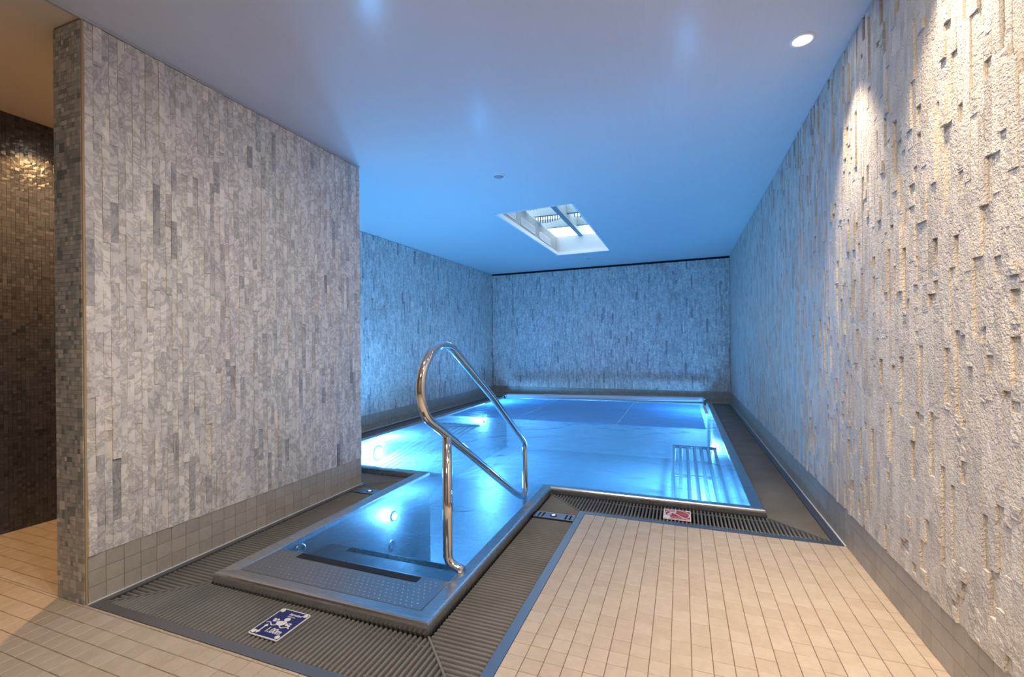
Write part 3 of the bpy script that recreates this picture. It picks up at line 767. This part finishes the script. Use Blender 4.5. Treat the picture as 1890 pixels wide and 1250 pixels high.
def rail_strip(label, x0, x1, y0, y1):
    t = thing('cover_guide', label, 'guide strip')
    mb = MB(); mb.bbox((x0, y0, .03), (x1, y1, .052), .003); mb.build('strip', M_WHITE, t)
    yy = y0+.02; q = MB(); q.box((x0+.004, 0, .052), (x1-.004, .03, .058)); me = q.mesh('notch'); me.materials.append(M_WHITE)
    while yy < y1-.03: lnk('notch', me, None, t, (0, yy, 0)); yy += .06
rail_strip('white notched guide strip at the left end of the cover', -3.56, -3.50, 7.95, 8.78)
rail_strip('white guide strip at the right end of the cover', .345, .395, 7.85, 8.85)

# ------------------------------------------------------------------ skylight
sky = thing('skylight', 'rectangular glazed skylight with white shaft and air grilles above the pool', 'skylight')
M_SHAFT = mat('shaft_paint', (.60,.63,.65), .6)
zc = 2.79; ztop = 3.12
mb = MB(); t_ = .03
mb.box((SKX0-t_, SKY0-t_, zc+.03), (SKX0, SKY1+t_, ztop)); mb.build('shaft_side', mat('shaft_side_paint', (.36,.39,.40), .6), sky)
mb = MB(); mb.box((SKX1, SKY0-t_, zc+.03), (SKX1+t_, SKY1+t_, ztop))
mb.box((SKX0, SKY0-t_, zc+.03), (SKX1, SKY0, ztop)); mb.box((SKX0, SKY1, zc+.03), (SKX1, SKY1+t_, ztop)); mb.build('shaft', M_SHAFT, sky)
# light lower frame, follows the ceiling
mb = MB()
def fr_seg(p, q, nrm, wd=.03, dz=.012):
    za, zb = ceil_z(*p), ceil_z(*q); nx_, ny_ = nrm
    P = [(p[0],p[1],za-dz*.3),(q[0],q[1],zb-dz*.3),(q[0]+nx_*wd,q[1]+ny_*wd,zb-dz*.3),(p[0]+nx_*wd,p[1]+ny_*wd,za-dz*.3)]
    mb.add(P + [(a_,b_,z_+.055) for a_,b_,z_ in P], [(0,3,2,1),(4,5,6,7),(0,1,5,4),(1,2,6,5),(2,3,7,6),(3,0,4,7)])
fr_seg((SKX0,SKY0),(SKX0,SKY1),(1,0)); fr_seg((SKX1,SKY0),(SKX1,SKY1),(-1,0)); fr_seg((SKX0,SKY0),(SKX1,SKY0),(0,1)); fr_seg((SKX0,SKY1),(SKX1,SKY1),(0,-1))
mb.build('frame', mat('skylight_frame', (.85,.86,.87), .35), sky)
for k, (ya, yb) in enumerate(((5.16,5.82),(6.05,6.71),(6.94,7.60))):
    g = MB(); X = SKX0+.001; za, zb = 2.885, 2.995
    g.box((X, ya, za), (X+.006, yb, za+.012)); g.box((X, ya, zb-.012), (X+.006, yb, zb)); g.box((X, ya, za), (X+.006, ya+.012, zb)); g.box((X, yb-.012, za), (X+.006, yb, zb))
    gr = g.build('air_grille', M_WHITE, sky)
    g = MB()
    for i in range(4): g.box((X, ya+.012, za+.022+i*.020), (X+.005, yb-.012, za+.030+i*.020))
    y = ya+.03
    while y < yb-.02: g.box((X, y, za+.012), (X+.004, y+.006, zb-.012)); y += .03
    g.build('grille_bars', M_WHITE, gr)
    g = MB(); g.box((X-.0005, ya+.01, za+.01), (X+.001, yb-.01, zb-.01)); g.build('grille_back', M_GREY, gr)
M_BEAM = mat('roof_beam', (.20,.27,.31), .5)
for yb_ in (5.35, 6.05, 6.80, 7.55):
    mb = MB(); mb.box((SKX0-.4, yb_, ztop+.07), (SKX1+.4, yb_+.07, ztop+.22)); mb.build('cross_beam', M_BEAM, sky)
mb = MB(); mb.box((-1.72, 4.8, ztop+.0), (-1.64, 8.4, ztop+.20)); mb.build('ridge_beam', M_BEAM, sky)
mb = MB(); mb.box((SKX0-.4, 4.7, ztop+.0), (SKX0-.0, 8.5, ztop+.02)); mb.box((SKX1, 4.7, ztop), (SKX1+.4, 8.5, ztop+.02)); mb.box((SKX0, 4.7, ztop), (SKX1, SKY0, ztop+.02)); mb.box((SKX0, SKY1, ztop), (SKX1, 8.5, ztop+.02)); mb.build('roof_deck', M_SHAFT, sky)
mb = MB(); mb.box((SKX0-.4, 4.7, ztop+.235), (SKX1+.4, 8.5, ztop+.245)); mb.build('glass_pane', M_GLASS, sky)
# curved sun blinds with thin fins under the glass
M_BLIND = mat('sun_blind', (.88,.93,.95), .5)
for j, yb_ in enumerate((5.42, 6.12, 6.87)):
    for (xa, xb) in ((SKX0-.3, -1.75), (-1.61, SKX1+.3)):
        mb = MB(); n = 8
        for i in range(n):
            a0, a1 = i/n, (i+1)/n; z_ = lambda a: ztop+.20 - .05*math.sin(math.pi*a)
            xa0, xa1 = lerp(xa, xb, a0), lerp(xa, xb, a1)
            mb.add([(xa0,yb_+.02,z_(a0)),(xa1,yb_+.02,z_(a1)),(xa1,yb_+.20,z_(a1)-.02),(xa0,yb_+.20,z_(a0)-.02)], [(0,1,2,3)])
        b_ = mb.build('sun_blind', M_BLIND, sky)
        mb = MB(); m_ = 16
        for i in range(m_):
            xx = lerp(xa+.03, xb-.03, i/(m_-1)); z_ = ztop+.18 - .05*math.sin(math.pi*i/(m_-1))
            mb.box((xx, yb_+.20, z_-.10), (xx+.016, yb_+.216, z_+.01))
        mb.build('fins', M_BEAM, b_)

# ------------------------------------------------------------------ ceiling fittings
def downlight(label, x, y, z=None, aim=None, power=0, col=(1,1,1), lit=True, name='ceiling_downlight', cone=95, blend=.6, grp=None, r=.045):
    z = ceil_z(x, y) if z is None else z
    t = thing(name, label, 'ceiling light' if lit else 'ceiling fitting', (x, y, z), group=grp)
    mb = MB(); lathe(mb, [(r*1.42,0),(r*1.38,-.004),(r*1.05,-.006),(r,-.002),(r,.0)], n=32); mb.build('trim_ring', M_WHITE, t, True)
    if lit:
        mb = MB(); mb.disc((0,0,-.003), r*.98); mb.build('lamp_lens', M_WARM, t)
        ld = bpy.data.lights.new('lamp_beam', 'SPOT'); ld.energy = power; ld.color = col; ld.spot_size = R(cone); ld.spot_blend = blend; ld.shadow_soft_size = .03
        lo = bpy.data.objects.new('lamp_beam', ld); C.objects.link(lo); lo.parent = t; lo.location = (0,0,-.02)
        dd = Vector(aim or (0,0,-1)); lo.rotation_euler = dd.to_track_quat('-Z', 'Y').to_euler()
    else:
        mb = MB(); lathe(mb, [(r*.98,-.002),(r*.95,-.008),(r*.0001,-.009)], n=32); mb.build('cover_disc', M_GREY, t, True)
    return t
downlight('lit recessed downlight in the ceiling close to the right wall', .63, 2.87, aim=(.14,0,-1), power=P_WASH, col=COL_WASH, cone=66, blend=1.0)
downlight('recessed downlight beside the right wall just above the frame', .63, 1.93, aim=(.14,0,-1), power=P_WASH, col=COL_WASH, cone=66, blend=1.0)
downlight('recessed downlight beside the right wall level with the camera', .63, .95, aim=(.10,0,-1), power=P_WASH, col=COL_WASH, cone=86, blend=1.0)
downlight('unseen downlight added as fill over the front floor, left of the camera', -.80, 1.05, aim=(-.15,.5,-1), power=P_FILL*.66, col=COL_FILL, cone=150, blend=.8)  # added fill, out of view, to brighten the left wall and steps
downlight('unseen downlight added as fill over the front floor, right of the camera', .10, .50, aim=(0,.35,-1), power=P_FILL*1.1, col=COL_FILL, cone=150, blend=.8)  # second added fill light, out of view, to brighten the deck
downlight('warm recessed downlight in the corridor ceiling behind the mosaic wall end', -3.40, 2.0, z=2.733, power=P_CORR, col=COL_CORR, cone=150, blend=.5)
t = thing('added_opal_lamp', 'unseen round opal lamp added behind the camera as fill light', 'ceiling light', (-.7, -1.1, ceil_z(-.7, -1.1)))  # added out of view to lift the near ceiling and walls
mb = MB(); lathe(mb, [(.26,0),(.26,-.03),(.24,-.035)], n=32); mb.build('base', M_WHITE, t, True)
mb = MB(); lathe(mb, [(.24,-.03),(.23,-.08),(.17,-.12),(.08,-.14),(.001,-.143)], n=32); mb.build('opal_fill_shade', mat('opal_fill_shade', (.9,.88,.84), .4, emit=(1,.90,.78), es=P_OPAL_FILL), t, True)
downlight('round grey fitting in the ceiling in front of the skylight', -1.60, 3.95, lit=False, name='ceiling_speaker', r=.047)
downlight('small round grey fitting in the ceiling beyond the skylight', -1.66, 8.60, lit=False, name='ceiling_speaker', r=.055)

# ------------------------------------------------------------------ signs
def text(body, size, x, y, z, m, parent, name='lettering', align='LEFT', shear=0., sx=1., off=0.):
    cu = bpy.data.curves.new('t', 'FONT'); cu.body = body; cu.size = size; cu.align_x = align; cu.shear = shear; cu.extrude = .0002; cu.offset = off
    o = bpy.data.objects.new('t', cu); C.objects.link(o)
    dg = bpy.context.evaluated_depsgraph_get(); me = bpy.data.meshes.new_from_object(o.evaluated_get(dg))
    bpy.data.objects.remove(o); me.materials.clear(); me.materials.append(m)
    q = lnk(name, me, None, parent, (x, y, z)); q.scale = (sx, 1, 1); return q
def rrect(x0, x1, y0, y1, r, n=5):
    p = []
    for (cx_, cy_, a0) in ((x1-r,y1-r,0),(x0+r,y1-r,90),(x0+r,y0+r,180),(x1-r,y0+r,270)):
        for k in range(n+1): a = R(a0+90*k/n); p.append((cx_+r*math.cos(a), cy_+r*math.sin(a)))
    return p
def poly_flat(name, pts, z, m, parent, t=.0004):
    mb = MB(); mb.prism(pts, z, z+t); return mb.build(name, m, parent)
def ell(cx_, cy_, rx, ry, rot=0, n=24):
    return [(cx_+rx*math.cos(a)*math.cos(rot)-ry*math.sin(a)*math.sin(rot), cy_+rx*math.cos(a)*math.sin(rot)+ry*math.sin(a)*math.cos(rot)) for a in (2*math.pi*k/n for k in range(n))]
def ribbon(pts, wd):
    L, Rr = [], []
    for i, p in enumerate(pts):
        p = Vector(p); a_ = Vector(pts[max(0,i-1)]); b_ = Vector(pts[min(len(pts)-1,i+1)]); d = (b_-a_).normalized(); n = Vector((-d.y,d.x))*wd/2
        L.append(p+n); Rr.append(p-n)
    return L, Rr
def rib(name, pts, wd, z, m, parent):
    L, Rr = ribbon(pts, wd); mb = MB(); n = len(pts)
    mb.add([(p.x,p.y,z) for p in L]+[(p.x,p.y,z) for p in Rr], [(n+i, n+i+1, i+1, i) for i in range(n-1)]); return mb.build(name, m, parent)
W_, H_ = .163, .184
sg = thing('depth_sign', 'blue and white swimmer sign reading 1.00m on the front grate', 'sign', (-1.702, 1.3725, .002))
poly_flat('plate', rrect(0, W_, 0, H_, .010), 0, M_SIGNW, sg, .004)
poly_flat('blue_panel', rrect(.005, W_-.005, .005, H_-.005, .007), .004, M_BLUE, sg)
zz = .0047
for (a, b) in ((.017,.017),(W_-.017,.017),(.017,H_-.017),(W_-.017,H_-.017)): poly_flat('rivet', ell(a, b, .0105, .0105), zz, M_SIGNW, sg, .0015)
text('berndorf', .0185, .066, H_-.032, zz, M_SIGNW, sg, shear=.25, off=.0005)
text('Bäderbau', .011, .070, H_-.045, zz, M_SIGNW, sg)
poly_flat('swimmer_head', ell(.089, .122, .0140, .0125), zz, M_SIGNW, sg)
poly_flat('swimmer_body', [(.066,.080),(.080,.078),(.094,.080),(.104,.090),(.107,.104),(.098,.109),(.070,.107),(.060,.103),(.055,.096),(.060,.092)][::1], zz, M_SIGNW, sg)
for (a, b, rr_) in ((.041,.101,.010),(.050,.109,.008),(.034,.110,.006),(.118,.094,.010),(.126,.100,.008),(.132,.088,.006)): poly_flat('arm_float', ell(a, b, rr_, rr_*.8), zz, M_SIGNW, sg)
rib('wave_line', [(.016+.128*k/28, .080+.0065*math.sin(k/28*math.pi*5)-.006*(k/28)) for k in range(29)], .0052, zz, M_SIGNW, sg)
poly_flat('arrow', [(.0315,.026),(.0315,.058),(.024,.058),(.0345,.074),(.045,.058),(.0375,.058),(.0375,.026),(.045,.026),(.0345,.010),(.024,.026)], zz, M_SIGNW, sg)
text('1.00m', .042, .056, .030, zz, M_SIGNW, sg, sx=.80, off=.0009)

W2, H2 = .178, .189
s2 = thing('no_diving_sign', 'square red and white no diving sign on the grate behind the deck', 'sign', (-.128, 3.2275, .002))
poly_flat('plate', rrect(0, W2, 0, H2, .008), 0, M_SIGNW, s2, .004)
poly_flat('red_panel', rrect(.007, W2-.007, .007, H2-.007, .004), .004, M_RED, s2)
mb = MB(); mb.disc((W2/2, H2/2, zz), .083, r_in=.076, n=40); mb.build('ring', M_SIGNW, s2)
for (a, b) in ((.022,H2-.016),(W2-.022,H2-.016),(W2-.022,.016)): poly_flat('fastener', rrect(a-.012,a+.012,b-.006,b+.006,.002), zz, M_SIGNW, s2, .001)
poly_flat('pool_edge', [(.006,.008),(.045,.008),(.045,.062),(.006,.070)], zz, M_SIGNW, s2)
rib('slash', [(.032,H2-.034),(W2-.036,.030)], .009, zz+.0002, M_SIGNW, s2)
rib('diver_body', [(.030,.075),(.040,.098),(.052,.122),(.070,.142)], .017, zz, M_SIGNW, s2)
rib('diver_arm', [(.060,.135),(.078,.150),(.082,.162)], .008, zz, M_SIGNW, s2)
rib('diver_leg', [(.036,.092),(.050,.085),(.047,.074)], .009, zz, M_SIGNW, s2)
poly_flat('diver_head', ell(.076, .128, .009, .009), zz, M_SIGNW, s2)
for yy in (.052, .040): rib('water_line', [(.050+.09*k/16, yy+.002*math.sin(k*.9)) for k in range(17)], .0022, zz, M_SIGNW, s2)
rib('small_print', [(.100,.107),(.150,.103)], .004, zz, M_SIGNW, s2)

# repeats of one kind share a group
GROUPS = {'drain_grate': 'ribbed grates over the overflow channel', 'button_plate': 'steel plates with glowing buttons in the grates',
          'underwater_lamp': 'underwater lamps in the pool sides', 'underwater_lounger': 'steel-tube loungers under water',
          'ceiling_downlight': 'recessed downlights in the ceiling', 'ceiling_speaker': 'round grey ceiling fittings', 'cover_guide': 'white guide strips beside the cover'}
for o in list(C.objects):
    k = o.name.split('.')[0]
    if o.parent is None and k in GROUPS: o['group'] = GROUPS[k]
